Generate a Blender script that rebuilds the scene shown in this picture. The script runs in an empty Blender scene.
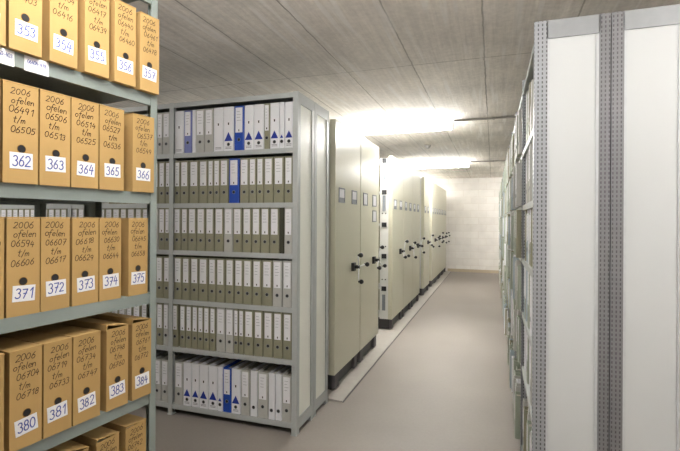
import bpy, bmesh, math, random
from mathutils import Vector, Matrix
random.seed(11)
scene = bpy.context.scene
COL = scene.collection
R = math.radians
ORD = ['first','second','third','fourth','fifth','sixth','seventh','eighth','ninth','tenth','eleventh','twelfth',
       'thirteenth','fourteenth','fifteenth','sixteenth','seventeenth','eighteenth','nineteenth','twentieth']

# ---------------------------------------------------------------- materials
def new_mat(name):
    m = bpy.data.materials.new(name); m.use_nodes = True
    nt = m.node_tree
    return m, nt, nt.nodes['Principled BSDF']

def srgb(r, g, b):
    f = lambda c: (c/255/12.92) if c/255 <= .04045 else ((c/255+.055)/1.055)**2.4
    return (f(r), f(g), f(b), 1)

def plain(name, col, rough=.5, metal=0.0, var=.06, scale=9.0, bump=0.0):
    """base colour with a little procedural noise variation"""
    m, nt, b = new_mat(name)
    N, L = nt.nodes, nt.links
    tc = N.new('ShaderNodeTexCoord'); nz = N.new('ShaderNodeTexNoise'); nz.inputs['Scale'].default_value = scale
    nz.inputs['Detail'].default_value = 4
    L.new(tc.outputs['Object'], nz.inputs['Vector'])
    mr = N.new('ShaderNodeMapRange'); mr.inputs['To Min'].default_value = 1-var; mr.inputs['To Max'].default_value = 1+var
    L.new(nz.outputs['Fac'], mr.inputs['Value'])
    mx = N.new('ShaderNodeMix'); mx.data_type = 'RGBA'; mx.blend_type = 'MULTIPLY'; mx.inputs[0].default_value = 1
    mx.inputs[6].default_value = col
    L.new(mr.outputs[0], mx.inputs[7]); L.new(mx.outputs[2], b.inputs['Base Color'])
    b.inputs['Roughness'].default_value = rough; b.inputs['Metallic'].default_value = metal
    if rough >= .6: b.inputs['Specular IOR Level'].default_value = .12
    if bump:
        bp = N.new('ShaderNodeBump'); bp.inputs['Strength'].default_value = bump; bp.inputs['Distance'].default_value = .004
        L.new(nz.outputs['Fac'], bp.inputs['Height']); L.new(bp.outputs[0], b.inputs['Normal'])
    return m

def perforated(name, col, rough=.45, metal=.35, pitch=.025, across=.0165, hole=(.004, .0075)):
    """galvanised angle with rows of punched slots, driven by the object's own coordinates"""
    m, nt, b = new_mat(name)
    N, L = nt.nodes, nt.links
    tc = N.new('ShaderNodeTexCoord'); sep = N.new('ShaderNodeSeparateXYZ'); L.new(tc.outputs['Object'], sep.inputs[0])
    sn = N.new('ShaderNodeSeparateXYZ'); L.new(tc.outputs['Normal'], sn.inputs[0])
    def M(op, a, bb=None, c=None):
        n = N.new('ShaderNodeMath'); n.operation = op
        for i, v in enumerate((a, bb, c)):
            if v is None: continue
            if isinstance(v, (int, float)): n.inputs[i].default_value = v
            else: L.new(v, n.inputs[i])
        return n.outputs[0]
    nx = M('GREATER_THAN', M('ABSOLUTE', sn.outputs[0]), .5)
    u = M('ADD', M('MULTIPLY', sep.outputs[1], nx), M('MULTIPLY', sep.outputs[0], M('SUBTRACT', 1.0, nx)))
    fu = M('ABSOLUTE', M('SUBTRACT', M('FRACT', M('DIVIDE', M('ADD', u, 4.0), across)), .5))
    fz = M('ABSOLUTE', M('SUBTRACT', M('FRACT', M('DIVIDE', sep.outputs[2], pitch)), .5))
    h = M('MULTIPLY', M('LESS_THAN', fu, hole[0]/2/across), M('LESS_THAN', fz, hole[1]/2/pitch))
    nz = N.new('ShaderNodeTexNoise'); nz.inputs['Scale'].default_value = 25; L.new(tc.outputs['Object'], nz.inputs['Vector'])
    mr = N.new('ShaderNodeMapRange'); mr.inputs['To Min'].default_value = .9; mr.inputs['To Max'].default_value = 1.1
    L.new(nz.outputs['Fac'], mr.inputs['Value'])
    mx = N.new('ShaderNodeMix'); mx.data_type = 'RGBA'; mx.blend_type = 'MULTIPLY'; mx.inputs[0].default_value = 1
    mx.inputs[6].default_value = col; L.new(mr.outputs[0], mx.inputs[7])
    m2 = N.new('ShaderNodeMix'); m2.data_type = 'RGBA'; L.new(h, m2.inputs[0]); L.new(mx.outputs[2], m2.inputs[6])
    m2.inputs[7].default_value = (.11, .105, .11, 1)
    L.new(m2.outputs[2], b.inputs['Base Color'])
    b.inputs['Roughness'].default_value = rough; b.inputs['Metallic'].default_value = metal
    return m

def emit(name, col, strength):
    m, nt, b = new_mat(name)
    b.inputs['Base Color'].default_value = (.9, .9, .9, 1)
    b.inputs['Emission Color'].default_value = col; b.inputs['Emission Strength'].default_value = strength
    return m

def ceiling_mat():
    m, nt, b = new_mat('board_marked_concrete')
    N, L = nt.nodes, nt.links
    tc = N.new('ShaderNodeTexCoord'); sep = N.new('ShaderNodeSeparateXYZ'); L.new(tc.outputs['Object'], sep.inputs[0])
    cb = N.new('ShaderNodeCombineXYZ')
    def add(s, k):
        n = N.new('ShaderNodeMath'); n.operation = 'ADD'; n.inputs[1].default_value = k; L.new(s, n.inputs[0]); return n.outputs[0]
    L.new(add(sep.outputs[1], -3.72+10), cb.inputs[0]); L.new(add(sep.outputs[0], .06+.565*20), cb.inputs[1])
    br = N.new('ShaderNodeTexBrick'); br.offset = 0; br.squash = 1
    br.inputs['Scale'].default_value = 1; br.inputs['Brick Width'].default_value = 2.5; br.inputs['Row Height'].default_value = .565
    br.inputs['Mortar Size'].default_value = .007; br.inputs['Mortar Smooth'].default_value = .6; br.inputs['Bias'].default_value = 0
    br.inputs['Color1'].default_value = (.74, .695, .635, 1); br.inputs['Color2'].default_value = (.79, .745, .685, 1)
    br.inputs['Mortar'].default_value = (.44, .405, .355, 1)
    jn = N.new('ShaderNodeTexNoise'); jn.inputs['Scale'].default_value = 9; jn.inputs['Detail'].default_value = 4; L.new(tc.outputs['Object'], jn.inputs['Vector'])
    js = N.new('ShaderNodeVectorMath'); js.operation = 'MULTIPLY_ADD'; js.inputs[1].default_value = (.016,)*3
    L.new(jn.outputs['Color'], js.inputs[0]); L.new(cb.outputs[0], js.inputs[2]); L.new(js.outputs[0], br.inputs['Vector'])
    # narrow board grain, long in the aisle direction
    mp = N.new('ShaderNodeMapping'); mp.inputs['Scale'].default_value = (22, .9, 1); L.new(tc.outputs['Object'], mp.inputs['Vector'])
    nz = N.new('ShaderNodeTexNoise'); nz.inputs['Scale'].default_value = 1.3; nz.inputs['Detail'].default_value = 6; nz.inputs['Roughness'].default_value = .65
    L.new(mp.outputs[0], nz.inputs['Vector'])
    n2 = N.new('ShaderNodeTexNoise'); n2.inputs['Scale'].default_value = 1.6; n2.inputs['Detail'].default_value = 7; L.new(tc.outputs['Object'], n2.inputs['Vector'])
    n3 = N.new('ShaderNodeTexNoise'); n3.inputs['Scale'].default_value = 30; n3.inputs['Detail'].default_value = 3; L.new(tc.outputs['Object'], n3.inputs['Vector'])
    def rng(s, a, bb, f0=.3, f1=.7):
        r = N.new('ShaderNodeMapRange'); r.inputs['From Min'].default_value = f0; r.inputs['From Max'].default_value = f1
        r.inputs['To Min'].default_value = a; r.inputs['To Max'].default_value = bb; L.new(s, r.inputs['Value']); return r.outputs[0]
    c = br.outputs['Color']
    for s in (rng(nz.outputs['Fac'], .88, 1.10), rng(n2.outputs['Fac'], .86, 1.12), rng(n3.outputs['Fac'], .93, 1.07)):
        mx = N.new('ShaderNodeMix'); mx.data_type = 'RGBA'; mx.blend_type = 'MULTIPLY'; mx.inputs[0].default_value = 1
        L.new(c, mx.inputs[6]); L.new(s, mx.inputs[7]); c = mx.outputs[2]
    # thin pale lime streaks along the boards
    mp2 = N.new('ShaderNodeMapping'); mp2.inputs['Scale'].default_value = (9, .55, 1); L.new(tc.outputs['Object'], mp2.inputs['Vector'])
    n4 = N.new('ShaderNodeTexNoise'); n4.inputs['Scale'].default_value = 1.7; n4.inputs['Detail'].default_value = 2; L.new(mp2.outputs[0], n4.inputs['Vector'])
    st = rng(n4.outputs['Fac'], 0, .5, .57, .67)
    mx = N.new('ShaderNodeMix'); mx.data_type = 'RGBA'; L.new(st, mx.inputs[0]); L.new(c, mx.inputs[6]); mx.inputs[7].default_value = (.93, .91, .88, 1)
    c = mx.outputs[2]
    L.new(c, b.inputs['Base Color']); b.inputs['Roughness'].default_value = .85
    ad = N.new('ShaderNodeMath'); ad.operation = 'SUBTRACT'; L.new(nz.outputs['Fac'], ad.inputs[0]); L.new(br.outputs['Fac'], ad.inputs[1])
    bp = N.new('ShaderNodeBump'); bp.inputs['Strength'].default_value = .55; bp.inputs['Distance'].default_value = .012
    L.new(ad.outputs[0], bp.inputs['Height']); L.new(bp.outputs[0], b.inputs['Normal'])
    return m

def floor_mat():
    m, nt, b = new_mat('painted_concrete_floor')
    N, L = nt.nodes, nt.links
    tc = N.new('ShaderNodeTexCoord')
    n1 = N.new('ShaderNodeTexNoise'); n1.inputs['Scale'].default_value = 1.1; n1.inputs['Detail'].default_value = 6; L.new(tc.outputs['Object'], n1.inputs['Vector'])
    n2 = N.new('ShaderNodeTexNoise'); n2.inputs['Scale'].default_value = 45; n2.inputs['Detail'].default_value = 3; L.new(tc.outputs['Object'], n2.inputs['Vector'])
    cr = N.new('ShaderNodeValToRGB'); L.new(n1.outputs['Fac'], cr.inputs[0])
    cr.color_ramp.elements[0].position = .3; cr.color_ramp.elements[0].color = (.25, .222, .194, 1)
    cr.color_ramp.elements[1].position = .72; cr.color_ramp.elements[1].color = (.30, .27, .24, 1)
    mr = N.new('ShaderNodeMapRange'); mr.inputs['To Min'].default_value = .93; mr.inputs['To Max'].default_value = 1.07; L.new(n2.outputs['Fac'], mr.inputs['Value'])
    mx = N.new('ShaderNodeMix'); mx.data_type = 'RGBA'; mx.blend_type = 'MULTIPLY'; mx.inputs[0].default_value = 1
    L.new(cr.outputs[0], mx.inputs[6]); L.new(mr.outputs[0], mx.inputs[7]); L.new(mx.outputs[2], b.inputs['Base Color'])
    r2 = N.new('ShaderNodeMapRange'); r2.inputs['To Min'].default_value = .42; r2.inputs['To Max'].default_value = .62; L.new(n1.outputs['Fac'], r2.inputs['Value'])
    L.new(r2.outputs[0], b.inputs['Roughness'])
    return m

def wall_mat():
    m, nt, b = new_mat('painted_block_wall')
    N, L = nt.nodes, nt.links
    tc = N.new('ShaderNodeTexCoord'); sep = N.new('ShaderNodeSeparateXYZ'); L.new(tc.outputs['Object'], sep.inputs[0])
    ad = N.new('ShaderNodeMath'); ad.operation = 'ADD'; L.new(sep.outputs[0], ad.inputs[0]); L.new(sep.outputs[1], ad.inputs[1])
    cb = N.new('ShaderNodeCombineXYZ'); L.new(ad.outputs[0], cb.inputs[0]); L.new(sep.outputs[2], cb.inputs[1])
    br = N.new('ShaderNodeTexBrick'); L.new(cb.outputs[0], br.inputs['Vector'])
    br.inputs['Scale'].default_value = 1; br.inputs['Brick Width'].default_value = .44; br.inputs['Row Height'].default_value = .205
    br.inputs['Mortar Size'].default_value = .008; br.inputs['Mortar Smooth'].default_value = .5
    br.inputs['Color1'].default_value = (.74, .71, .665, 1); br.inputs['Color2'].default_value = (.79, .765, .72, 1); br.inputs['Mortar'].default_value = (.70, .66, .60, 1)
    nz = N.new('ShaderNodeTexNoise'); nz.inputs['Scale'].default_value = 5; nz.inputs['Detail'].default_value = 6; L.new(tc.outputs['Object'], nz.inputs['Vector'])
    mr = N.new('ShaderNodeMapRange'); mr.inputs['To Min'].default_value = .86; mr.inputs['To Max'].default_value = 1.12; L.new(nz.outputs['Fac'], mr.inputs['Value'])
    mx = N.new('ShaderNodeMix'); mx.data_type = 'RGBA'; mx.blend_type = 'MULTIPLY'; mx.inputs[0].default_value = 1
    L.new(br.outputs['Color'], mx.inputs[6]); L.new(mr.outputs[0], mx.inputs[7]); L.new(mx.outputs[2], b.inputs['Base Color'])
    b.inputs['Roughness'].default_value = .8
    bp = N.new('ShaderNodeBump'); bp.inputs['Strength'].default_value = .4; bp.inputs['Distance'].default_value = .008; bp.invert = True
    L.new(br.outputs['Fac'], bp.inputs['Height']); L.new(bp.outputs[0], b.inputs['Normal'])
    return m

M = {
 'steel': perforated('galvanised_perforated_steel', (.36, .375, .395, 1), metal=.25, pitch=.020, across=.0175, hole=(.0055, .011)),
 'strip_steel': perforated('bright_perforated_strip', (.60, .62, .63, 1), metal=.15, pitch=.04, across=.05, hole=(.007, .010)),
 'steel_dark': perforated('darker_perforated_steel', (.24, .24, .25, 1), metal=.3, pitch=.020, across=.0155, hole=(.005, .011)),  # darker copy of the perforated steel for the two middle uprights
 'green_steel': perforated('sage_grey_perforated_steel', (.40, .44, .42, 1), metal=.1),
 'shelf_steel': plain('galvanised_shelf_steel', (.47, .495, .485, 1), .45, .12, .05, 14),
 'beam_steel': plain('zinc_beam_steel', (.36, .375, .385, 1), .42, .25, .10, 18),
 'sage': plain('sage_grey_shelf_enamel', (.25, .29, .27, 1), .45, .05, .06, 12),
 'cream_panel': plain('cream_panel_enamel', (.84, .85, .77, 1), .38, 0, .02, 3),
 'white_panel': plain('white_panel_board', (.63, .65, .65, 1), .5, 0, .02, 2),
 'beige': plain('beige_carriage_enamel', (.62, .60, .465, 1), .30, 0, .025, 2),
 'beige_dark': plain('carriage_body_enamel', (.50, .48, .37, 1), .5, 0, .03, 3),
 'white_enamel': plain('white_carriage_upright', (.74, .74, .70, 1), .4, 0, .02, 4),
 'black': plain('black_plastic', (.018, .018, .02, 1), .35, 0, .1, 20),
 'plinth': plain('dark_plinth_steel', (.045, .043, .043, 1), .5, .1, .12, 12),
 'buffer': plain('grey_rubber_buffer', (.13, .12, .125, 1), .6, 0, .1, 15),
 'chrome': plain('bright_steel', (.62, .62, .62, 1), .22, .95, .04, 20),
 'holder': plain('grey_label_holder', (.24, .26, .28, 1), .4, .2, .05, 20),
 'paper': plain('white_paper', (.82, .82, .84, 1), .7, 0, .02, 6),
 'old_paper': plain('filed_paper', (.66, .62, .53, 1), .85, 0, .08, 60),
 'carton': plain('kraft_cardboard', srgb(182, 150, 98), .72, 0, .06, 14, .08),
 'carton_in': plain('raw_cardboard_inside', srgb(150, 112, 62), .85, 0, .08, 14),
 'olive': plain('olive_grey_binder_cloud', srgb(142, 140, 117), .55, 0, .08, 40),
 'grey': plain('light_grey_binder', srgb(182, 182, 176), .55, 0, .06, 40),
 'white': plain('white_binder_cover', srgb(228, 229, 232), .45, 0, .02, 10),
 'blue': plain('cobalt_blue_binder', srgb(28, 72, 168), .42, 0, .06, 12),
 'lavender': plain('faded_blue_binder', srgb(120, 128, 186), .5, 0, .06, 12),
 'dark': plain('dark_olive_binder_edge', srgb(70, 70, 58), .6, 0, .08, 30),
 'sagefile': plain('sage_green_folder', srgb(158, 166, 150), .55, 0, .07, 30),
 'bluefile': plain('pale_blue_folder', srgb(164, 178, 186), .55, 0, .06, 30),
 'mark_blue': plain('printed_blue', srgb(30, 52, 150), .5, 0, .05, 30),
 'ink': plain('dark_marker_ink', (.045, .03, .02, 1), .6, 0, .1, 60),
 'blue_ink': plain('blue_marker_ink', (.07, .10, .36, 1), .6, 0, .1, 60),
 'print': plain('grey_print', (.22, .22, .24, 1), .6, 0, .1, 60),
 'lamp_white': plain('white_lamp_housing', (.82, .82, .82, 1), .4, 0, .02, 5),
 'conduit': plain('grey_conduit', (.38, .36, .33, 1), .5, .1, .05, 12),
 'ramp': plain('worn_aluminium_ramp', (.42, .395, .355, 1), .55, .1, .10, 16),
 'tube': emit('fluorescent_tube_glow', (1.0, .98, .955, 1), 84),
 'tube_dim': emit('dimmer_tube_glow', (1.0, .975, .945, 1), 74),  # weaker glow, chosen only to balance the brightness of the single-tube fittings
 'ceiling': ceiling_mat(), 'floor': floor_mat(), 'wall': wall_mat(),
}

# ---------------------------------------------------------------- mesh helpers
class MB:
    """collects shapes with per-face material slots, builds ONE mesh object"""
    def __init__(s): s.bm = bmesh.new()
    def box(s, x0, x1, y0, y1, z0, z1, slot=0):
        v = [s.bm.verts.new(p) for p in ((x0,y0,z0),(x1,y0,z0),(x1,y1,z0),(x0,y1,z0),(x0,y0,z1),(x1,y0,z1),(x1,y1,z1),(x0,y1,z1))]
        fs = []
        for q in ((0,3,2,1),(4,5,6,7),(0,1,5,4),(1,2,6,5),(2,3,7,6),(3,0,4,7)):
            f = s.bm.faces.new([v[i] for i in q]); f.material_index = slot; fs.append(f)
        return fs
    def prism(s, pts, z0, z1, slot=0, axis='z'):
        """closed polygon extruded along z (pts = xy), y (pts = xz) or x (pts = yz)"""
        def P(a, b, c): return {'z': (a,b,c), 'y': (a,c,b), 'x': (c,a,b)}[axis]
        lo = [s.bm.verts.new(P(a,b,z0)) for a,b in pts]; hi = [s.bm.verts.new(P(a,b,z1)) for a,b in pts]
        n = len(pts); new = [s.bm.faces.new(lo[::-1]), s.bm.faces.new(hi)]
        for i in range(n): new.append(s.bm.faces.new((lo[i], lo[(i+1)%n], hi[(i+1)%n], hi[i])))
        for f in new: f.material_index = slot
        return new
    def cyl(s, p0, p1, r0, r1=None, n=16, slot=0):
        r1 = r0 if r1 is None else r1
        p0, p1 = Vector(p0), Vector(p1); d = (p1-p0).normalized()
        a = d.orthogonal().normalized(); b = d.cross(a)
        lo = [s.bm.verts.new(p0+r0*(math.cos(t)*a+math.sin(t)*b)) for t in [2*math.pi*i/n for i in range(n)]]
        hi = [s.bm.verts.new(p1+r1*(math.cos(t)*a+math.sin(t)*b)) for t in [2*math.pi*i/n for i in range(n)]]
        fs = [s.bm.faces.new(lo[::-1]), s.bm.faces.new(hi)]
        for i in range(n):
            f = s.bm.faces.new((lo[i], lo[(i+1)%n], hi[(i+1)%n], hi[i])); f.smooth = True; fs.append(f)
        for f in fs: f.material_index = slot
    def ball(s, c, r, sx=1, sy=1, sz=1, slot=0):
        res = bmesh.ops.create_uvsphere(s.bm, u_segments=14, v_segments=9, radius=r, matrix=Matrix.Translation(c) @ Matrix.Diagonal((sx,sy,sz,1)))
        for v in res['verts']:
            for f in v.link_faces: f.material_index = slot; f.smooth = True
    def ring(s, c, r, rr, n=20, slot=0):
        """torus lying in the xz plane"""
        m = 6; V = []
        for i in range(n):
            t = 2*math.pi*i/n; row = []
            for j in range(m):
                q = 2*math.pi*j/m; k = r+rr*math.cos(q)
                row.append(s.bm.verts.new((c[0]+k*math.cos(t), c[1]+rr*math.sin(q), c[2]+k*math.sin(t))))
            V.append(row)
        for i in range(n):
            for j in range(m):
                f = s.bm.faces.new((V[i][j], V[(i+1)%n][j], V[(i+1)%n][(j+1)%m], V[i][(j+1)%m])); f.smooth = True; f.material_index = slot
    def stroke(s, pts, w, y, slot=0):
        """pen line in the xz plane at depth y (a thin film of ink facing -y)"""
        for (ax, az), (bx, bz) in zip(pts, pts[1:]):
            d = Vector((bx-ax, bz-az)); l = d.length
            if l < 1e-6: continue
            d /= l; nx, nz = -d.y*w/2, d.x*w/2; ex, ez = d.x*w*.35, d.y*w*.35
            q = [(ax-ex+nx, az-ez+nz), (ax-ex-nx, az-ez-nz), (bx+ex-nx, bz+ez-nz), (bx+ex+nx, bz+ez+nz)]
            f = s.bm.faces.new([s.bm.verts.new((x, y, z)) for x, z in q]); f.material_index = slot
    def mesh(s, name, mats, bevel=0, fix=True):
        if bevel:
            bmesh.ops.bevel(s.bm, geom=[e for e in s.bm.edges if e.is_manifold and e.calc_face_angle(0) > .6], offset=bevel, segments=1, affect='EDGES', clamp_overlap=True)
        if fix: bmesh.ops.recalc_face_normals(s.bm, faces=s.bm.faces)
        me = bpy.data.meshes.new(name); s.bm.to_mesh(me); s.bm.free()
        for m in (mats if isinstance(mats, (list, tuple)) else [mats]): me.materials.append(m)
        return me
    def build(s, name, mats, parent=None, loc=(0,0,0), rot=(0,0,0), bevel=0, fix=True):
        return link(name, s.mesh(name, mats, bevel, fix), parent, loc, rot)

def link(name, me, parent=None, loc=(0,0,0), rot=(0,0,0)):
    o = bpy.data.objects.new(name, me); COL.objects.link(o)
    o.location = loc; o.rotation_euler = rot
    if parent: o.parent = parent
    return o
def tag(o, label, cat, group=None, kind=None):
    o['label'] = label; o['category'] = cat
    if group: o['group'] = group
    if kind: o['kind'] = kind
    return o
def thing(name, label, cat, loc=(0,0,0), rotz=0, group=None):
    o = link(name, None, None, loc, (0,0,rotz)); return tag(o, label, cat, group)
def struct(o): o['kind'] = 'structure'; return o
def copy_tree(o, parent=None):
    c = o.copy(); COL.objects.link(c)
    if parent:
        c.parent = parent
    for ch in list(o.children): copy_tree(ch, c)
    return c

# ---------------------------------------------------------------- handwriting (single line strokes)
def arc(cx, cy, rx, ry, a0, a1, n=9):
    return [(cx+rx*math.cos(R(a0+(a1-a0)*i/n)), cy+ry*math.sin(R(a0+(a1-a0)*i/n))) for i in range(n+1)]
G = {
 '0': [arc(.33,.5,.3,.48,100,470,14)],
 '1': [[(.12,.72),(.38,1),(.36,0)]],
 '2': [arc(.32,.72,.27,.26,160,-40,8)+[(.05,.02),(.65,.04)]],
 '3': [arc(.3,.76,.25,.23,150,-80,8)+arc(.3,.27,.3,.27,80,-150,9)],
 '4': [[(.3,1),(.05,.38),(.66,.4)],[(.5,.75),(.44,-.05)]],
 '5': [[(.6,.98),(.18,.96),(.12,.55)]+arc(.3,.3,.3,.3,110,-140,9)],
 '6': [[(.5,1),(.2,.65)]+arc(.33,.28,.27,.28,170,530,12)],
 '7': [[(.05,.95),(.62,.97),(.25,0)],[(.18,.5),(.55,.54)]],
 '8': [arc(.33,.74,.23,.24,-70,290,10)+arc(.33,.25,.28,.26,80,440,11)],
 '9': [arc(.3,.7,.25,.27,0,360,11)+[(.52,.6),(.4,0)]],
 'o': [arc(.28,.28,.24,.27,60,420,10)], 'f': [arc(.42,.82,.16,.2,20,170,5)+[(.2,.4),(.14,-.3)],[(.02,.52),(.42,.55)]],
 'e': [[(.05,.28),(.45,.33)]+arc(.26,.28,.22,.27,20,320,9)], 'l': [[(.18,1),(.12,.12),(.28,.0)]],
 'n': [[(.06,.52),(.08,0)],[(.08,.32)]+arc(.28,.32,.18,.2,170,0,5)+[(.48,0)]],
 't': [[(.22,.9),(.18,.1),(.34,.02)],[(.02,.6),(.42,.63)]], '/': [[(.05,-.1),(.4,1.05)]],
 'm': [[(.05,.5),(.06,0)]]+[[(.06,.3)]+arc(.2,.3,.14,.2,170,0,4)+[(.34,0)]]+[[(.34,.3)]+arc(.47,.3,.13,.2,170,0,4)+[(.62,0)]],
 '-': [[(.05,.45),(.5,.47)]],
}
ADV = {'1':.55,'l':.36,'/':.46,'t':.5,'m':.78,'f':.5,'e':.55,'o':.62,'n':.62}
def write(mb, text, x, z, size, w, y, rnd, slot=0, slant=.06, tilt=0.0, maxw=None):
    tot = sum(ADV.get(c,.78) for c in text)
    sx = size if maxw is None else min(size, maxw/tot)
    cx = x - tot*sx/2
    for c in text:
        dz = rnd.uniform(-.05,.05)*size; k = rnd.uniform(.9,1.08); dx = rnd.uniform(-.03,.03)*size
        for pl in G[c]:
            mb.stroke([(cx+dx+(a*k+slant*b)*sx, z+dz+b*size*k+tilt*(cx+a*sx-x)) for a, b in pl], w, y, slot)
        cx += ADV.get(c,.78)*sx

# ---------------------------------------------------------------- the room
H = 2.82
X0, X1, Y0, Y1 = -7.5, 2.6, -4.5, 14.05
b = MB(); b.box(X0-.2, X1+.2, Y0-.2, Y1+.2, -.2, 0); struct(b.build('floor', M['floor']))
b = MB(); b.box(X0-.2, X1+.2, Y0-.2, Y1+.2, H, H+.2); struct(b.build('ceiling', M['ceiling']))
b = MB(); b.box(X0-.2, X1+.2, Y1, Y1+.2, 0, H); struct(b.build('wall_far', M['wall']))
b = MB(); b.box(X0-.2, X1+.2, Y0-.2, Y0, 0, H); struct(b.build('wall_near', M['wall']))
b = MB(); b.box(X0-.2, X0, Y0, Y1, 0, H); struct(b.build('wall_left', M['wall']))
b = MB(); b.box(X1, X1+.2, Y0, Y1, 0, H); struct(b.build('wall_right', M['wall']))
b = MB(); b.box(-1.30, .17, Y1-.012, Y1, 0, .09); struct(b.build('baseboard_far', plain('sand_skirting', (.50,.42,.31,1), .6)))
# low platform that carries the mobile shelving, with its sloping edge
PZ = .018
b = MB(); b.box(-4.6, -1.345, 3.62, 13.97, 0, PZ); struct(b.build('trim_1', M['ramp']))
b = MB(); b.prism([(-1.345, 0), (-1.20, 0), (-1.20, .010), (-1.345, PZ)], 3.62, 13.97, axis='y'); struct(b.build('trim_2', M['ramp']))

b = MB(); b.box(-1.20, -1.188, 3.62, 13.97, 0, .003); struct(b.build('trim_3', M['buffer']))

# ---------------------------------------------------------------- ceiling lights
def ceiling_light(cx, y, label, twin=False, drop=0):
    t = thing('ceiling_light', label, 'light', (cx, y, H-drop), 0, 'fluorescent batten lights on the concrete ceiling')
    m = MB(); m.prism([(-.035,0),(.035,0),(.028,-.065),(-.028,-.065)], -.64, .64, axis='x')
    m.build('housing', M['lamp_white'], t, bevel=.003)
    for dy in ((-.034, .034) if twin else (0,)):  # second tube of a twin fitting is added to brighten the back of the room
        m = MB(); m.cyl((-.60,dy,-.102), (.60,dy,-.102), .014, n=14); m.build('tube', M['tube' if twin else 'tube_dim'], t)
    for s in (-1, 1):
        if drop:  # rods added so these fittings hang lower and throw more light on the ceiling
            m = MB(); m.cyl((s*.45,0,-.004), (s*.45,0,drop), .006, n=8); m.build('added_hanger_rod', M['lamp_white'], t)
        m = MB(); m.box(s*.617-.014, s*.617+.014, -.052 if twin else -.018, .052 if twin else .018, -.120, -.060); m.build('lamp_holder', M['lamp_white'], t, bevel=.003)
    return t
LX = -1.11
ceiling_light(LX, 5.88, 'fluorescent batten light glowing on the ceiling over the nearer mobile shelving', True)
ceiling_light(LX, 10.08, 'fluorescent batten light glowing on the ceiling nearest the far wall', True)
ceiling_light(LX+.45, .95, 'fluorescent batten light on the ceiling over the corner of the brown box rack', drop=.2)
ceiling_light(1.7, .9, 'added unseen fill light in front of the white end panels', drop=.2)  # fill light added out of view to brighten the end panels
ceiling_light(-4.9, 1.3, 'fluorescent batten light on the ceiling far to the left beyond the brown box rack', drop=.2)
ceiling_light(1.6, 12.6, 'added unseen fill light behind the far end of the right rack', True)  # extra light put out of sight to lift the far wall
ceiling_light(-4.6, 5.88, 'fluorescent batten light on the ceiling behind the binder rack')
ceiling_light(-2.75, 13.1, 'added hidden fill light over the last mobile shelving by the far wall', True)  # added where the carriages hide it, washes the far wall with light
for y, lab in ((5.88, 'thin grey conduit on the ceiling running right from the nearer glowing light'), (10.08, 'thin grey conduit on the ceiling running right from the farther glowing light')):
    m = MB(); m.cyl((LX+.64, y, H-.012), (X1, y, H-.012), .012, n=10)
    for x in (0.0, 1.0, 2.0): m.box(x-.012, x+.012, y-.022, y+.022, H-.026, H)
    tag(m.build('conduit', M['conduit']), lab, 'pipe', 'ceiling conduits')
t = thing('smoke_detector', 'small grey detector on the ceiling between the two glowing lights', 'detector', (-1.06, 7.75, H))
m = MB(); m.cyl((0,0,0), (0,0,-.018), .055, .055, 20); m.build('base', M['conduit'], t)
m = MB(); m.cyl((0,0,-.018), (0,0,-.05), .045, .03, 20); m.build('sensor_head', M['conduit'], t)

# ---------------------------------------------------------------- static racks
# local frame: x runs along the bays (the seen end is x = 0, bays go to -x), +y goes into the depth
def make_rack(label, loc, rotz, posts, depth, height, shelves, lip, upm, shm, panel=None, group=None, back=False, flange=.038, side=.05, sides=None, upms=None, beamh=.082, post_top=0, bmm=None):
    t = thing('shelving_rack', label, 'rack', loc, rotz, group)
    n = len(posts); s0, s1 = sides or (side, side)
    for i, p in enumerate(posts):
        for f in (0, 1):
            m = MB(); side = (s0, s1)[f]; um = (upms or (upm, upm))[f]
            x1 = 0 if i == 0 else flange/2
            x0 = x1-flange
            if f == 0:
                m.box(x0, x1, 0, .003, 0, height+post_top)
                xs = x1-.003 if i == 0 else -.0015
                m.box(xs, xs+.003, .003, side, 0, height+post_top)
                m.box(xs-.010 if i == 0 else -.006, xs if i == 0 else .006, side-.003, side, 0, height+post_top)
                m.box(x0-.004, x1+.002, -.003, side, 0, .006)
            else:
                m.box(x0, x1, depth-.003, depth, 0, height+post_top)
                xs = x1-.003 if i == 0 else -.0015
                m.box(xs, xs+.003, depth-side, depth-.003, 0, height+post_top)
                m.box(x0-.004, x1+.002, depth-side, depth+.003, 0, .006)
            m.build('upright', um, t, (p, 0, 0))
    for z in shelves:
        for i in range(n-1):
            a, c = posts[i+1], posts[i]
            a += .002; c -= .014 if i == 0 else .002
            m = MB()
            m.box(a, c, .004, depth-.004, z-.003, z)
            m.box(a, c, .004, .007, z-lip, z-.003); m.box(a, c, .007, .020, z-lip, z-lip+.002)
            m.box(a, c, depth-.007, depth-.004, z-lip, z-.003); m.box(a, c, depth-.020, depth-.007, z-lip, z-lip+.002)
            m.build('shelf', shm, t)
    if panel:
        e = MB(); e.box(-.012, -.007, s0-.002, depth-s1+.002, .10, height-.02); e.build('end_panel', panel, t)
        if not bmm:
            for ya in (s0-.001, depth-s1-.011):
                e = MB(); e.box(-.0075, -.001, -.006, .006, .12, height-beamh-.002); e.build('edge_strip', M['strip_steel'], t, (0, ya+.006, 0))
        e = MB(); e.box(-.008, .0, s0-.004, depth-s1+.004, height-beamh, height-.001); e.build('top_beam', bmm or M['beam_steel'], t)
        e = MB(); e.box(-.008, .0, s0-.004, depth-s1+.004, .035, .035+beamh); e.build('bottom_beam', bmm or M['beam_steel'], t)
    if back:
        e = MB(); e.box(posts[-1], -.014, depth-.0035, depth-.0015, .04, height-.02); e.build('back_panel', shm, t)
    return t

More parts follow.
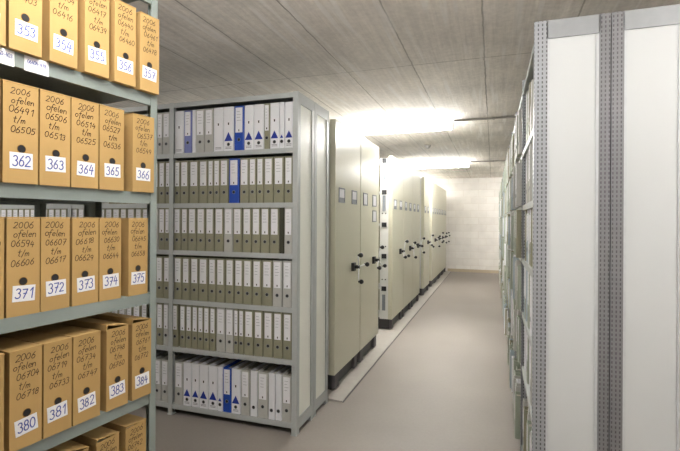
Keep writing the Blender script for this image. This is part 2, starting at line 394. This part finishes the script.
# --- binder rack across the room (front of a double rack)
BX, BY, BD = -1.318, 2.94, .318
BSH = [2.455, 2.058, 1.665, 1.297, .910, .535, .085]
bposts = [0, -1.087, -2.152, -3.217]
make_rack('grey steel rack of binders across the aisle, front half of a double rack', (BX, BY, 0), 0, bposts, BD, 2.458, BSH, .036,
          M['shelf_steel'], M['shelf_steel'], M['cream_panel'], 'binder racks standing back to back', bmm=M['shelf_steel'])
make_rack('grey steel rack backing onto the binder rack, next to the mobile shelving', (BX, BY+.325, 0), 0, bposts, BD, 2.458, BSH, .036,
          M['shelf_steel'], M['shelf_steel'], M['cream_panel'], 'binder racks standing back to back', back=True, bmm=M['shelf_steel'])

# --- brown box rack at the left, turned a little
LA = R(90-6.3)
P0 = Vector((-1.4136, 1.6113, 0)); LU = Vector((math.cos(LA), math.sin(LA), 0)); LV = Vector((-math.sin(LA), math.cos(LA), 0))
LD = .40
LSH = [2.527, 2.085, 1.655, 1.219, .782, .345]
lorg = P0 + LU*.020
lposts = [0, -1.07]
make_rack('sage grey steel rack holding brown boxes, nearest at the left', lorg, LA, lposts, LD, 2.56, LSH, .048, M['sage'], M['sage'], None,
          'sage grey racks at the left', flange=.034, side=.045)
make_rack('empty sage grey steel rack backing onto the brown box rack', lorg+LV*(LD+.02), LA, lposts, LD, 2.56, LSH, .048, M['sage'], M['sage'], None,
          'sage grey racks at the left', flange=.034, side=.045)

# --- long rack at the right of the aisle
RXo, RYo, RD = .175, 2.23, .305
RSH = [2.385, 1.985, 1.640, 1.300, .955, .610, .10]
rposts = [0] + [-.9*k for k in range(1, 13)]
make_rack('long grey rack of files along the right of the aisle, white end panel', (RXo, RYo, 0), R(-90), rposts, RD, 2.448, RSH, .032,
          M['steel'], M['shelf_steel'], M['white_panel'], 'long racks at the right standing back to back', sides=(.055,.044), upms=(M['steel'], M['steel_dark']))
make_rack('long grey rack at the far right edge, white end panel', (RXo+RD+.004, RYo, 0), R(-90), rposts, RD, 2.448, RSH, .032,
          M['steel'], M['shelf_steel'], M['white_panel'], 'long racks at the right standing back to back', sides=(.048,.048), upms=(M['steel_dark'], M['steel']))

# ---------------------------------------------------------------- lever arch binders
BH = .334
_cache = {}
def binder_meshes(w, h, d, key):
    k = (round(w,3), h, d, key)
    if k in _cache: return _cache[k]
    c = min(.006, w*.15); x = w/2; tk = .0028
    m = MB()
    m.prism([(-x, d), (-x, c), (-x+c*.35, c*.35), (-x+c, 0), (x-c, 0), (x-c*.35, c*.35), (x, c), (x, d),
             (x-tk, d), (x-tk, tk+c*.5), (-x+tk, tk+c*.5), (-x+tk, d)], 0, h)
    body = m.mesh('lever_arch_binder', M[key])
    m = MB(); m.box(-x+tk+.002, x-tk-.002, .02, d-.012, .004, h-.022); pap = m.mesh('paper_block', M['old_paper'])
    _cache[k] = (body, pap)
    return _cache[k]
_lab = {}
def label_mesh(w, h, style):
    k = (round(w,3), h, style)
    if k in _lab: return _lab[k]
    m = MB(); rnd = random.Random(hash(k) % 1000 if False else int(w*10000))
    lw = w*.36
    if style == 'pocket':
        z0, z1 = h*.405, h*.965
        m.box(-lw, lw, -.0008, .0002, z0, z1)
        # little logo near the foot and a few printed lines
        m.stroke([(0, z0+.012), (0, z0+.020)], .008, -.0012, 1)
        for i in range(4):
            zz = z1-.03-i*.022
            m.stroke([(-lw*.6, zz), (lw*rnd.uniform(.1,.6), zz)], .0022, -.0012, 2)
    else:   # white cover: printed mark and lettering only
        zz = h*.60
        m.box(-lw, lw, -.0004, .0002, h*.04, h*.66)
        m.stroke([(0, zz), (0, zz+.010)], .010, -.0005, 1)
        m.stroke([(-lw*.2, zz+.013), (lw*.2, zz+.013)], .003, -.0005, 1)
        for i in range(2): m.stroke([(-lw*.8, h*.09-i*.010), (lw*.8, h*.09-i*.010)], .004, -.0005, 2)
    _lab[k] = m.mesh('spine_label', [M['paper'], M['ink'], M['print']], fix=False)
    return _lab[k]
def hole_mesh(z):
    k = ('hole', round(z,4))
    if k in _lab: return _lab[k]
    m = MB(); m.cyl((0, .0005, z), (0, -.0006, z), .0115, n=18, slot=0); m.ring((0, -.0004, z), .0125, .0012, 18, 1)
    _lab[k] = m.mesh('finger_hole', [M['black'], M['beam_steel']]); return _lab[k]
def tri_mesh(w, z, s):
    k = ('tri', round(w,3), z, s)
    if k in _lab: return _lab[k]
    m = MB(); a = min(w*.42, .036)*s
    f = m.bm.faces.new([m.bm.verts.new(p) for p in ((-a, -.0006, z), (a, -.0006, z), (0, -.0006, z+a*1.9))])
    _lab[k] = m.mesh('triangle_mark', [M['mark_blue']], fix=False); return _lab[k]

CN = {'olive': 'olive grey', 'grey': 'light grey', 'white': 'white', 'blue': 'cobalt blue', 'lavender': 'faded blue', 'dark': 'dark olive'}
def binder(x, y, z, w, key, style, label, group, rotz=0, h=BH, d=.272, lean=0):
    body, pap = binder_meshes(w, h, d, key)
    o = link('lever_arch_binder', body, None, (x, y, z), (0, lean, rotz)); tag(o, label, 'binder', group)
    link('paper_block', pap, o)
    if style == 'pocket':
        link('spine_label', label_mesh(w, h, 'pocket'), o); link('finger_hole', hole_mesh(h*.245), o)
    elif style == 'tri':
        link('spine_label', label_mesh(w, h, 'white'), o); link('finger_hole', hole_mesh(h*.15), o); link('triangle_mark', tri_mesh(w, h*.225, 1), o)
    elif style == 'smalltri':
        link('finger_hole', hole_mesh(h*.15), o); link('triangle_mark', tri_mesh(w, h*.225, .85), o)
    elif style == 'hole':
        link('finger_hole', hole_mesh(h*.2), o)
    elif style == 'plain':
        link('spine_label', label_mesh(w, h, 'white'), o)
    return o

O, Gy, W, Bl, La, Dk = 'olive', 'grey', 'white', 'blue', 'lavender', 'dark'
P, T = 'pocket', 'tri'
ROWS = {   # metres along the rack: (left edge, right edge, colour, style), left to right
 0: [(-2.388,-2.301,W,'plain'),(-2.299,-2.228,La,P),(-2.226,-2.192,W,'none'),(-2.190,-2.110,Gy,P),(-2.108,-2.033,Gy,P),(-2.029,-1.941,W,'plain'),(-1.939,-1.850,W,T),
     (-1.848,-1.764,Bl,P),(-1.762,-1.684,W,T),(-1.682,-1.598,W,T),(-1.594,-1.549,O,P),(-1.547,-1.472,W,T),(-1.470,-1.431,W,'smalltri'),(-1.429,-1.361,W,T)],
 1: [(-2.390,-2.334,O,P),(-2.330,-2.254,O,P),(-2.250,-2.164,O,P),(-2.160,-2.081,O,P),(-2.078,-2.028,O,P),(-2.026,-1.971,O,P),(-1.968,-1.895,O,P),(-1.890,-1.802,Bl,P),
     (-1.798,-1.720,O,P),(-1.717,-1.659,O,P),(-1.655,-1.598,O,P),(-1.594,-1.519,O,P),(-1.515,-1.432,O,P),(-1.429,-1.363,O,P)],
 2: [(-2.393,-2.326,O,P),(-2.322,-2.262,O,P),(-2.257,-2.182,O,P),(-2.178,-2.101,O,P),(-2.097,-2.020,O,P),(-2.016,-1.936,O,P),(-1.932,-1.856,Gy,P),(-1.852,-1.777,O,P),
     (-1.773,-1.699,O,P),(-1.695,-1.625,O,P),(-1.621,-1.549,O,P),(-1.545,-1.470,O,P),(-1.466,-1.432,Dk,'none'),(-1.428,-1.361,Gy,P)],
 3: [(-2.388,-2.312,O,P),(-2.308,-2.238,O,P),(-2.234,-2.160,O,P),(-2.156,-2.074,O,P),(-2.070,-2.002,O,P),(-1.998,-1.923,O,P),(-1.919,-1.845,O,P),(-1.841,-1.767,O,P),
     (-1.763,-1.689,O,P),(-1.685,-1.612,O,P),(-1.608,-1.524,O,P),(-1.520,-1.444,Gy,P),(-1.440,-1.366,Gy,P)],
 4: [(-2.398,-2.350,O,P),(-2.328,-2.275,O,P),(-2.272,-2.219,O,P),(-2.216,-2.164,O,P),(-2.161,-2.110,O,P),(-2.107,-2.056,O,P),(-2.053,-2.002,O,P),(-1.998,-1.919,Gy,P),
     (-1.915,-1.845,Gy,P),(-1.841,-1.802,O,P),(-1.799,-1.756,O,P),(-1.752,-1.674,O,P),(-1.670,-1.598,O,P),(-1.594,-1.516,O,P),(-1.512,-1.439,O,P),(-1.435,-1.364,O,P)],
 5: [(-2.376,-2.297,Gy,P),(-2.293,-2.219,W,T),(-2.216,-2.146,W,T),(-2.143,-2.065,W,T),(-2.062,-1.981,W,T),(-1.978,-1.936,W,'smalltri'),(-1.934,-1.862,Bl,P),(-1.860,-1.781,W,T),
     (-1.777,-1.705,Gy,P),(-1.701,-1.643,W,'hole'),(-1.639,-1.553,Gy,P),(-1.549,-1.496,W,'hole'),(-1.493,-1.443,W,'hole'),(-1.439,-1.363,Gy,P)],
}
def desc(c, s):
    d = CN[c]+' binder'
    if s == P: d += ', white label'
    elif s == T or s == 'smalltri': d += ', blue triangle'
    return d
ROWN = ['top row', 'second row', 'third row', 'fourth row', 'fifth row', 'bottom row']
for r, lst in ROWS.items():
    n = len(lst)
    for i, (a, c, col, st) in enumerate(lst):
        lab = '%s, %s from right end, %s of binder rack' % (desc(col, st), ORD[n-1-i], ROWN[r])
        binder((a+c)/2, BY+.012+random.uniform(0,.006), BSH[r+1], c-a-.002, col, st, lab, 'binders in the right bay of the binder rack')
# the bay left of the middle post
rb = random.Random(5)
bay2 = {0:[(-2.501,-2.432,Gy,P),(-2.560,-2.505,Gy,P)], 1:[(-2.475,-2.432,O,P),(-2.537,-2.479,O,P)], 2:[(-2.475,-2.432,O,P),(-2.540,-2.479,O,P)],
        3:[(-2.490,-2.430,O,P),(-2.560,-2.494,O,P)], 4:[(-2.489,-2.438,Gy,P),(-2.555,-2.493,O,P)], 5:[(-2.506,-2.434,Gy,P),(-2.580,-2.510,Gy,P)]}
for r, lst in bay2.items():
    lst = list(lst); x = lst[-1][0]-.004
    while x > -3.40:
        w = rb.uniform(.062, .080); lst.append((x-w, x, rb.choice((O,O,O,O,Gy)) if r not in (0,5) else rb.choice((Gy,W,Gy)), P)); x -= w+.004
    for i, (a, c, col, st) in enumerate(lst):
        lab = '%s, %s left of middle post, %s of binder rack' % (desc(col, st), ORD[i], ROWN[r])
        binder((a+c)/2, BY+.012+rb.uniform(0,.006), BSH[r+1], c-a-.002, col, st, lab, 'binders left of the middle post of the binder rack')
x = -3.512; i = 0
while x > -4.45:
    w = rb.uniform(.062, .080); col = rb.choice((O,O,O,Gy))
    binder(x-w/2, BY+.012, BSH[3], w, col, P, '%s seen over the brown boxes, %s left of the far post' % (CN[col]+' binder', ORD[i]), 'binders glimpsed over the brown boxes')
    x -= w+.004; i += 1

# ---------------------------------------------------------------- brown archive boxes
XH = .322
def box_body(w, d, h):
    m = MB(); t = .003; x = w/2
    m.box(-x, x, 0, t, 0, h); m.box(-x, x, d-t, d, 0, h); m.box(-x, -x+t, t, d-t, 0, h); m.box(x-t, x, t, d-t, 0, h); m.box(-x+t, x-t, t, d-t, 0, t)
    return m.mesh('archive_box', M['carton'])
def archive_box(num, s0, s1, row, yoff, yaw, first, last, lid=0.0, tags=True, fan=0.0, lab=None, group='numbered brown archive boxes on the left rack'):
    w = s0-s1-.002; h = XH; d = .355
    rnd = random.Random(num)
    c = P0 - LU*((s0+s1)/2) + LV*yoff
    o = link('archive_box', box_body(w, d, h), None, (c.x, c.y, LSH[row]), (0, 0, LA+yaw))
    tag(o, lab or 'brown cardboard archive box with handwriting and a white label numbered %d' % num, 'box', group)
    m = MB(); m.box(-w/2+.004, w/2-.004, .006, d-.006, .003, h-.035); m.build('papers', M['old_paper'], o)
    # lid hinged along the right edge, some stand a little open at the front
    m = MB(); m.box(-w-.0012, .0012, -.001, d+.001, 0, .0035)
    if lid: m.box(-w-.0012, -w+.002, -.001, d+.001, -.022, 0)
    m.build('lid', M['carton'], o, (w/2, 0, h+.0008), (0, lid, 0))
    y = -.0006
    m = MB(); m.cyl((0,.0005,.113), (0,-.0008,.113), .0125, n=20); m.ring((0,-.0004,.113), .0132, .001, 20, 1)
    m.build('finger_hole', [M['black'], M['carton_in']], o, (rnd.uniform(-.003,.003), 0, 0))
    lw, lh = .0355, .0265; lz = .074+rnd.uniform(-.004,.003); lx = rnd.uniform(-.002,.003)
    m = MB(); m.box(-lw, lw, -.0014, .0002, -lh, lh); lo = m.build('number_label', M['paper'], o, (lx, 0, lz), (0, rnd.uniform(-.05,.05)+fan, 0))
    m = MB(); write(m, str(num), 0, -.017, .033, .0036, -.0019, rnd, slant=.1, maxw=.059); m.build('number', M['blue_ink'], lo, fix=False)
    m = MB()
    lines = [('2006', .289), ('ofelen', .260), ('%05d' % first, .228), ('t/m', .196), ('%05d' % last, .165)]
    for txt, zz in lines:
        sz = .021 if txt[0].isdigit() else .023
        write(m, txt, rnd.uniform(-.006,.006), zz, sz, .0022, -.0008, rnd, slant=.18, tilt=rnd.uniform(-.05,.08), maxw=w*.72)
    m.build('handwriting', M['ink'], o, fix=False)
    return o
d2 = R(3)
ROW1 = [(350,.932,.832),(351,.814,.714),(352,.698,.592),(353,.585,.480),(354,.456,.354),(355,.330,.230),(356,.204,.106),(357,.082,-.016)]
ROW2 = [(358,1.030,.925),(359,.922,.820),(360,.816,.712),(361,.708,.602),(362,.597,.486),(363,.482,.374),(364,.371,.262),(365,.258,.148),(366,.106,-.004)]
ROW3 = [(367,1.03,.925),(368,.922,.816),(369,.812,.704),(370,.700,.592),(371,.587,.481),(372,.479,.375),(373,.367,.260),(374,.257,.158),(375,.124,.024)]
ROW4 = [(376,1.03,.926),(377,.922,.816),(378,.810,.705),(379,.700,.595),(380,.581,.477),(381,.473,.371),(382,.367,.256),(383,.230,.130),(384,.110,.012)]
NB = {350:(6360,6371),351:(6372,6380),352:(6381,6394),353:(6395,6403),354:(6404,6416),355:(6417,6439),356:(6440,6460),357:(6461,6478),
      361:(6479,6490),362:(6491,6505),363:(6506,6513),364:(6514,6525),365:(6527,6536),366:(6537,6549),
      370:(6580,6593),371:(6594,6606),372:(6607,6617),373:(6618,6629),374:(6630,6644),375:(6645,6658),
      379:(6690,6703),380:(6704,6718),381:(6719,6733),382:(6734,6747),383:(6748,6760),384:(6761,6772)}
def nb(n): return NB.get(n, (6200+n, 6211+n))
for n, a, c in ROW1: archive_box(n, a+.010, c+.010, 1, -.018-(.006 if n > 354 else 0), (R(-2.5) if n > 354 else 0), *nb(n))
for n, a, c in ROW2: archive_box(n, a+.010, c+.010, 2, -.010, (R(-1.5) if n == 366 else 0), *nb(n))
for n, a, c in ROW3: archive_box(n, a, c, 3, .003, 0, *nb(n))
for n, a, c in ROW4: archive_box(n, a, c, 4, -.006, (R(-1) if n > 382 else 0), *nb(n), lid=(R(9) if n > 382 else 0), fan=-.10 if n < 383 else -.06)
for n, a, c, l in ((385,.97,.865,0),(386,.86,.755,0),(387,.75,.645,0),(388,.64,.535,0),(389,.530,.425,0),(390,.395,.290,R(15)),(391,.258,.156,R(6)),(392,.125,.020,R(3))):
    archive_box(n, a, c, 5, .012, 0, 6400+n, 6409+n, lid=l,
                lab='brown cardboard archive box, %s from the far post on the lowest filled shelf' % ORD[392-n])
# paper tags stuck on the top shelf edge
for s0, s1, tx, lab in ((.640,.566,'06360-403','white paper tag on the shelf edge below box 352'), (.535,.455,'06404-478','white paper tag on the shelf edge below box 353')):
    c = P0 - LU*((s0+s1)/2) + LV*.0035
    m = MB(); m.box(-(s0-s1)/2, (s0-s1)/2, -.0012, .0002, -.048, .002); o = m.build('shelf_tag', M['paper'], None, (c.x, c.y, LSH[1]-.004), (0,0,LA))
    tag(o, lab, 'tag', 'paper tags on the left rack')
    m = MB(); write(m, tx, 0, -.022, .013, .0018, -.0018, random.Random(3), maxw=.062); m.build('writing', M['blue_ink'], o, fix=False)

# ---------------------------------------------------------------- mobile shelving carriages
MXF = -1.318      # plane of the end panels
def carriage(y0, w, label, spin, extra=False, knob_in=.53):
    t = thing('mobile_shelving', label, 'mobile shelving', (MXF, y0, PZ), 0, 'beige mobile shelving carriages')
    top, bot = 2.415, .15
    m = MB(); m.box(-.055, 0, 0, w, bot, top); m.build('end_panel', M['beige'], t, bevel=.006)
    m = MB(); m.box(-3.0, -.04, .03, w-.03, .012, bot-.004); m.build('plinth', M['plinth'], t)
    for yy in (.10, w-.10):
        m = MB(); m.box(-.038, -.012, yy-.05, yy+.05, .012, bot-.004); m.build('buffer', M['buffer'], t)
    # shelving body behind the panel: double sided, white slotted uprights
    for yy in (.004, w-.050):
        for xx in (-.175, -1.1, -2.1, -3.0):
            m = MB(); m.box(xx, xx+.118 if xx > -.2 else xx+.05, yy, yy+.046, bot, top-.03); m.build('upright', M['white_enamel'], t)
    m = MB(); m.box(-3.0, -.056, w/2-.004, w/2+.004, bot, top-.03); m.build('back_panel', M['beige_dark'], t)
    zs = [.16, .557, 1.009, 1.447, 1.899, 2.337]
    for z in zs:
        m = MB(); m.box(-3.0, -.056, .050, w-.055, z, z+.03); m.build('shelf', M['white_enamel'], t)
    if extra:      # the side seen across the open gap shows its shelf clips and slots
        for z in (.572, 1.024, 1.462, 1.914, 2.352):
            m = MB(); m.box(-.150, -.082, -.004, .006, z-.032, z+.032); m.build('shelf_clip', M['black'], t)
        for z in (.38, 1.76, 2.20):
            m = MB(); m.box(-.140, -.095, -.003, .006, z-.11, z+.11); m.build('guide_strip', M['holder'], t)
        for z in (.70, 1.16, 1.62, 2.03):
            for xx in (-.14, -.095):
                m = MB(); m.cyl((xx, .004, z), (xx, -.002, z), .009, n=10); m.build('slot', M['black'], t)
    # label holders with cards
    for yy, zc in ((w*.22, 1.75), (w*.72, 1.75)) + (((w*.72, 1.57),) if extra == 2 else ()):
        m = MB(); hw, hh = .085, .068; q = .012
        m.box(0, .006, yy-hw, yy+hw, zc-hh, zc-hh+q); m.box(0, .006, yy-hw, yy+hw, zc+hh-q, zc+hh)
        m.box(0, .006, yy-hw, yy-hw+q, zc-hh+q, zc+hh-q); m.box(0, .006, yy+hw-q, yy+hw, zc-hh+q, zc+hh-q)
        m.box(0, .002, yy-hw+q, yy+hw-q, zc-hh+q, zc-hh+q+.035)
        lh = m.build('label_holder', M['holder'], t)
        m = MB(); m.box(.0005, .003, yy-hw+q, yy+hw-q, zc-hh+q+.035 if extra != 2 else zc-hh+q, zc+hh-q); m.build('card', M['paper'], lh)
    # three armed turning handle
    hy_, hz = w*knob_in+.10, 1.062
    m = MB(); m.box(0, .028, hy_-.036, hy_+.036, hz-.040, hz+.040); m.cyl((.028,0+hy_,hz), (.075,hy_,hz), .018, n=14)
    hb = m.build('handle_hub', M['black'], t, bevel=.004)
    for k in range(3):
        a = R(spin+120*k); dy, dz = math.cos(a), math.sin(a)
        m = MB(); m.cyl((.065, hy_, hz), (.085, hy_+dy*.15, hz+dz*.15), .0065, n=10); sp = m.build('spoke', M['lamp_white'], hb)
        m = MB(); m.cyl((.082, hy_+dy*.15, hz+dz*.15), (.098, hy_+dy*.15, hz+dz*.15), .010, n=10); m.ball((.112, hy_+dy*.15, hz+dz*.15), .023); m.build('knob', M['black'], sp)
    return t
CW = .795
carr = [(3.755,CW-.005,5,0),(4.565,CW-.005,90,2),(6.14,.82,90,1),(6.97,.82,20,0),(7.80,.82,60,0),(9.15,.84,80,0),(10.40,.83,35,0),(11.24,.83,95,0),(12.08,.83,50,0),(12.92,.83,10,0)]
cl = ['nearest the binder rack', 'second from the binder rack, before the open gap', 'just beyond the open gap', 'second beyond the open gap', 'third beyond the open gap',
      'alone between two narrow gaps', 'fourth from the far wall', 'third from the far wall', 'second from the far wall', 'nearest the far wall']
for (y, w, s, e), l in zip(carr, cl):
    carriage(y, w, 'beige mobile shelving carriage with turning handle, '+l, s, e)

# ---------------------------------------------------------------- files on the long right rack
rf = random.Random(21)
def file_meshes():
    out = {}
    for key in ('sagefile', 'grey', 'white', 'bluefile', 'olive'):
        for w in (.045, .065, .085):
            for h in (.285, .315):
                d = .215; x = w/2; c = .005; tk = .003; m = MB()
                m.prism([(-x, d), (-x, c), (-x+c, 0), (x-c, 0), (x, c), (x, d), (x-tk, d), (x-tk, tk+.003), (-x+tk, tk+.003), (-x+tk, d)], 0, h)
                out[key, w, h] = m.mesh('file_binder', M[key])
    return out
FM = file_meshes()
FN = {'sagefile': 'sage green', 'grey': 'light grey', 'white': 'white', 'bluefile': 'pale blue', 'olive': 'olive grey'}
FP = {}
for w in (.045, .065, .085):
    for h in (.285, .315):
        m = MB(); m.box(-w/2+.005, w/2-.005, .012, .205, .004, h-.02); FP[w,h] = m.mesh('paper_block', M['old_paper'])
RROWN = ['top row', 'second row', 'third row', 'fourth row', 'fifth row', 'bottom row']
stuff = bmesh.new()
count = 0
for bay in range(12):
    for r in range(6):
        x = -.9*bay-.042; i = 0; xend = -.9*(bay+1)+.035
        while True:
            w = rf.choice((.045, .065, .065, .085)); h = rf.choice((.285, .315, .315)); key = rf.choice(('sagefile','sagefile','sagefile','grey','grey','white','bluefile','olive'))
            g = rf.choice((0,0,0,.004,.01,.03)) if bay else rf.choice((0,.004,.012))
            if x-w-g < xend: break
            yy = rf.choice((.010,.016,.024,.034)) if bay == 0 else rf.choice((-.03,-.022,-.018,-.012,-.005,.006)); z = RSH[r+1]
            if bay < 4:
                o = link('file_binder', FM[key,w,h])
                o.matrix_world = Matrix.Translation((RXo, RYo, 0)) @ Matrix.Rotation(R(-90), 4, 'Z') @ Matrix.Translation((x-g-w/2, yy, z))
                tag(o, '%s file on right rack, %s from near post of %s bay, %s' % (FN[key], ORD[i], ORD[bay], RROWN[r]), 'file', 'files on the long right rack')
                link('paper_block', FP[w,h], o)
                if key != 'white' or i % 2:
                    link('spine_label', label_mesh(w, h, 'pocket'), o); link('finger_hole', hole_mesh(h*.245), o)
                count += 1
            else:
                tmp = FM[key,w,h]; k = len(stuff.faces)
                stuff.from_mesh(tmp); stuff.faces.ensure_lookup_table(); stuff.verts.ensure_lookup_table()
                mi = ('sagefile','grey','white','bluefile','olive').index(key)
                nv = len(tmp.vertices)
                for f in stuff.faces[k:]: f.material_index = mi
                mt = Matrix.Translation((x-g-w/2, yy, z))
                for v in stuff.verts[-nv:]: v.co = mt @ v.co
            x -= w+g; i += 1
me = bpy.data.meshes.new('file_binders')
stuff.to_mesh(me); stuff.free()
for k in ('sagefile','grey','white','bluefile','olive'): me.materials.append(M[k])
o = link('file_binders', me, None, (RXo, RYo, 0), (0,0,R(-90)))
tag(o, 'rows of files filling the far bays of the long right rack', 'files', None, 'stuff')
print('individual files', count)
# loose papers hanging out of the first bays
def sheaf(xl, z, wd, hh, out, label, leanx=0.0):
    m = MB(); n = 6
    for k in range(n):
        for layer in range(2):
            pass
    pts = []
    rowsv = []
    for k in range(n+1):
        t = k/n; yy = .02-out*math.sin(t*math.pi*.8); zz = hh*(1-t)
        rowsv.append([(xl, yy, zz), (xl-wd, yy+.006, zz), (xl-wd, yy+.012, zz), (xl, yy+.008, zz)])
    V = [[m.bm.verts.new(p) for p in rr] for rr in rowsv]
    for k in range(n):
        for j in range(4): m.bm.faces.new((V[k][j], V[k][(j+1)%4], V[k+1][(j+1)%4], V[k+1][j]))
    m.bm.faces.new(V[0]); m.bm.faces.new(V[-1][::-1])
    o = m.build('paper_sheaf', M['paper'])
    o.matrix_world = Matrix.Translation((RXo, RYo, 0)) @ Matrix.Rotation(R(-90), 4, 'Z') @ Matrix.Translation((0, 0, z))
    tag(o, label, 'papers', 'loose papers on the right rack')
sheaf(-.30, 1.9855, .20, .262, .012, 'white sheaf of papers standing at the front of the top row near the end panel')
# ---------------------------------------------------------------- camera, world, exposure
F = 451.0; th = math.atan(153/F)
cam = bpy.data.cameras.new('camera'); co = bpy.data.objects.new('camera', cam); COL.objects.link(co)
cam.sensor_width = 36; cam.lens = F/680*36; cam.shift_y = -5.3/680; cam.clip_start = .05
co.matrix_world = Matrix.Translation((0,0,1.54)) @ Matrix.Rotation(th, 4, 'Z') @ Matrix.Rotation(R(90), 4, 'X') @ Matrix.Rotation(R(.3), 4, 'Z')
scene.camera = co
w = bpy.data.worlds.new('world'); scene.world = w; w.use_nodes = True
w.node_tree.nodes['Background'].inputs[0].default_value = (.9, .95, 1, 1); w.node_tree.nodes['Background'].inputs[1].default_value = .02
scene.view_settings.view_transform = 'Standard'; scene.view_settings.look = 'None'
scene.view_settings.gamma = 1; scene.view_settings.use_curve_mapping = False
scene.view_settings.exposure = 1.5
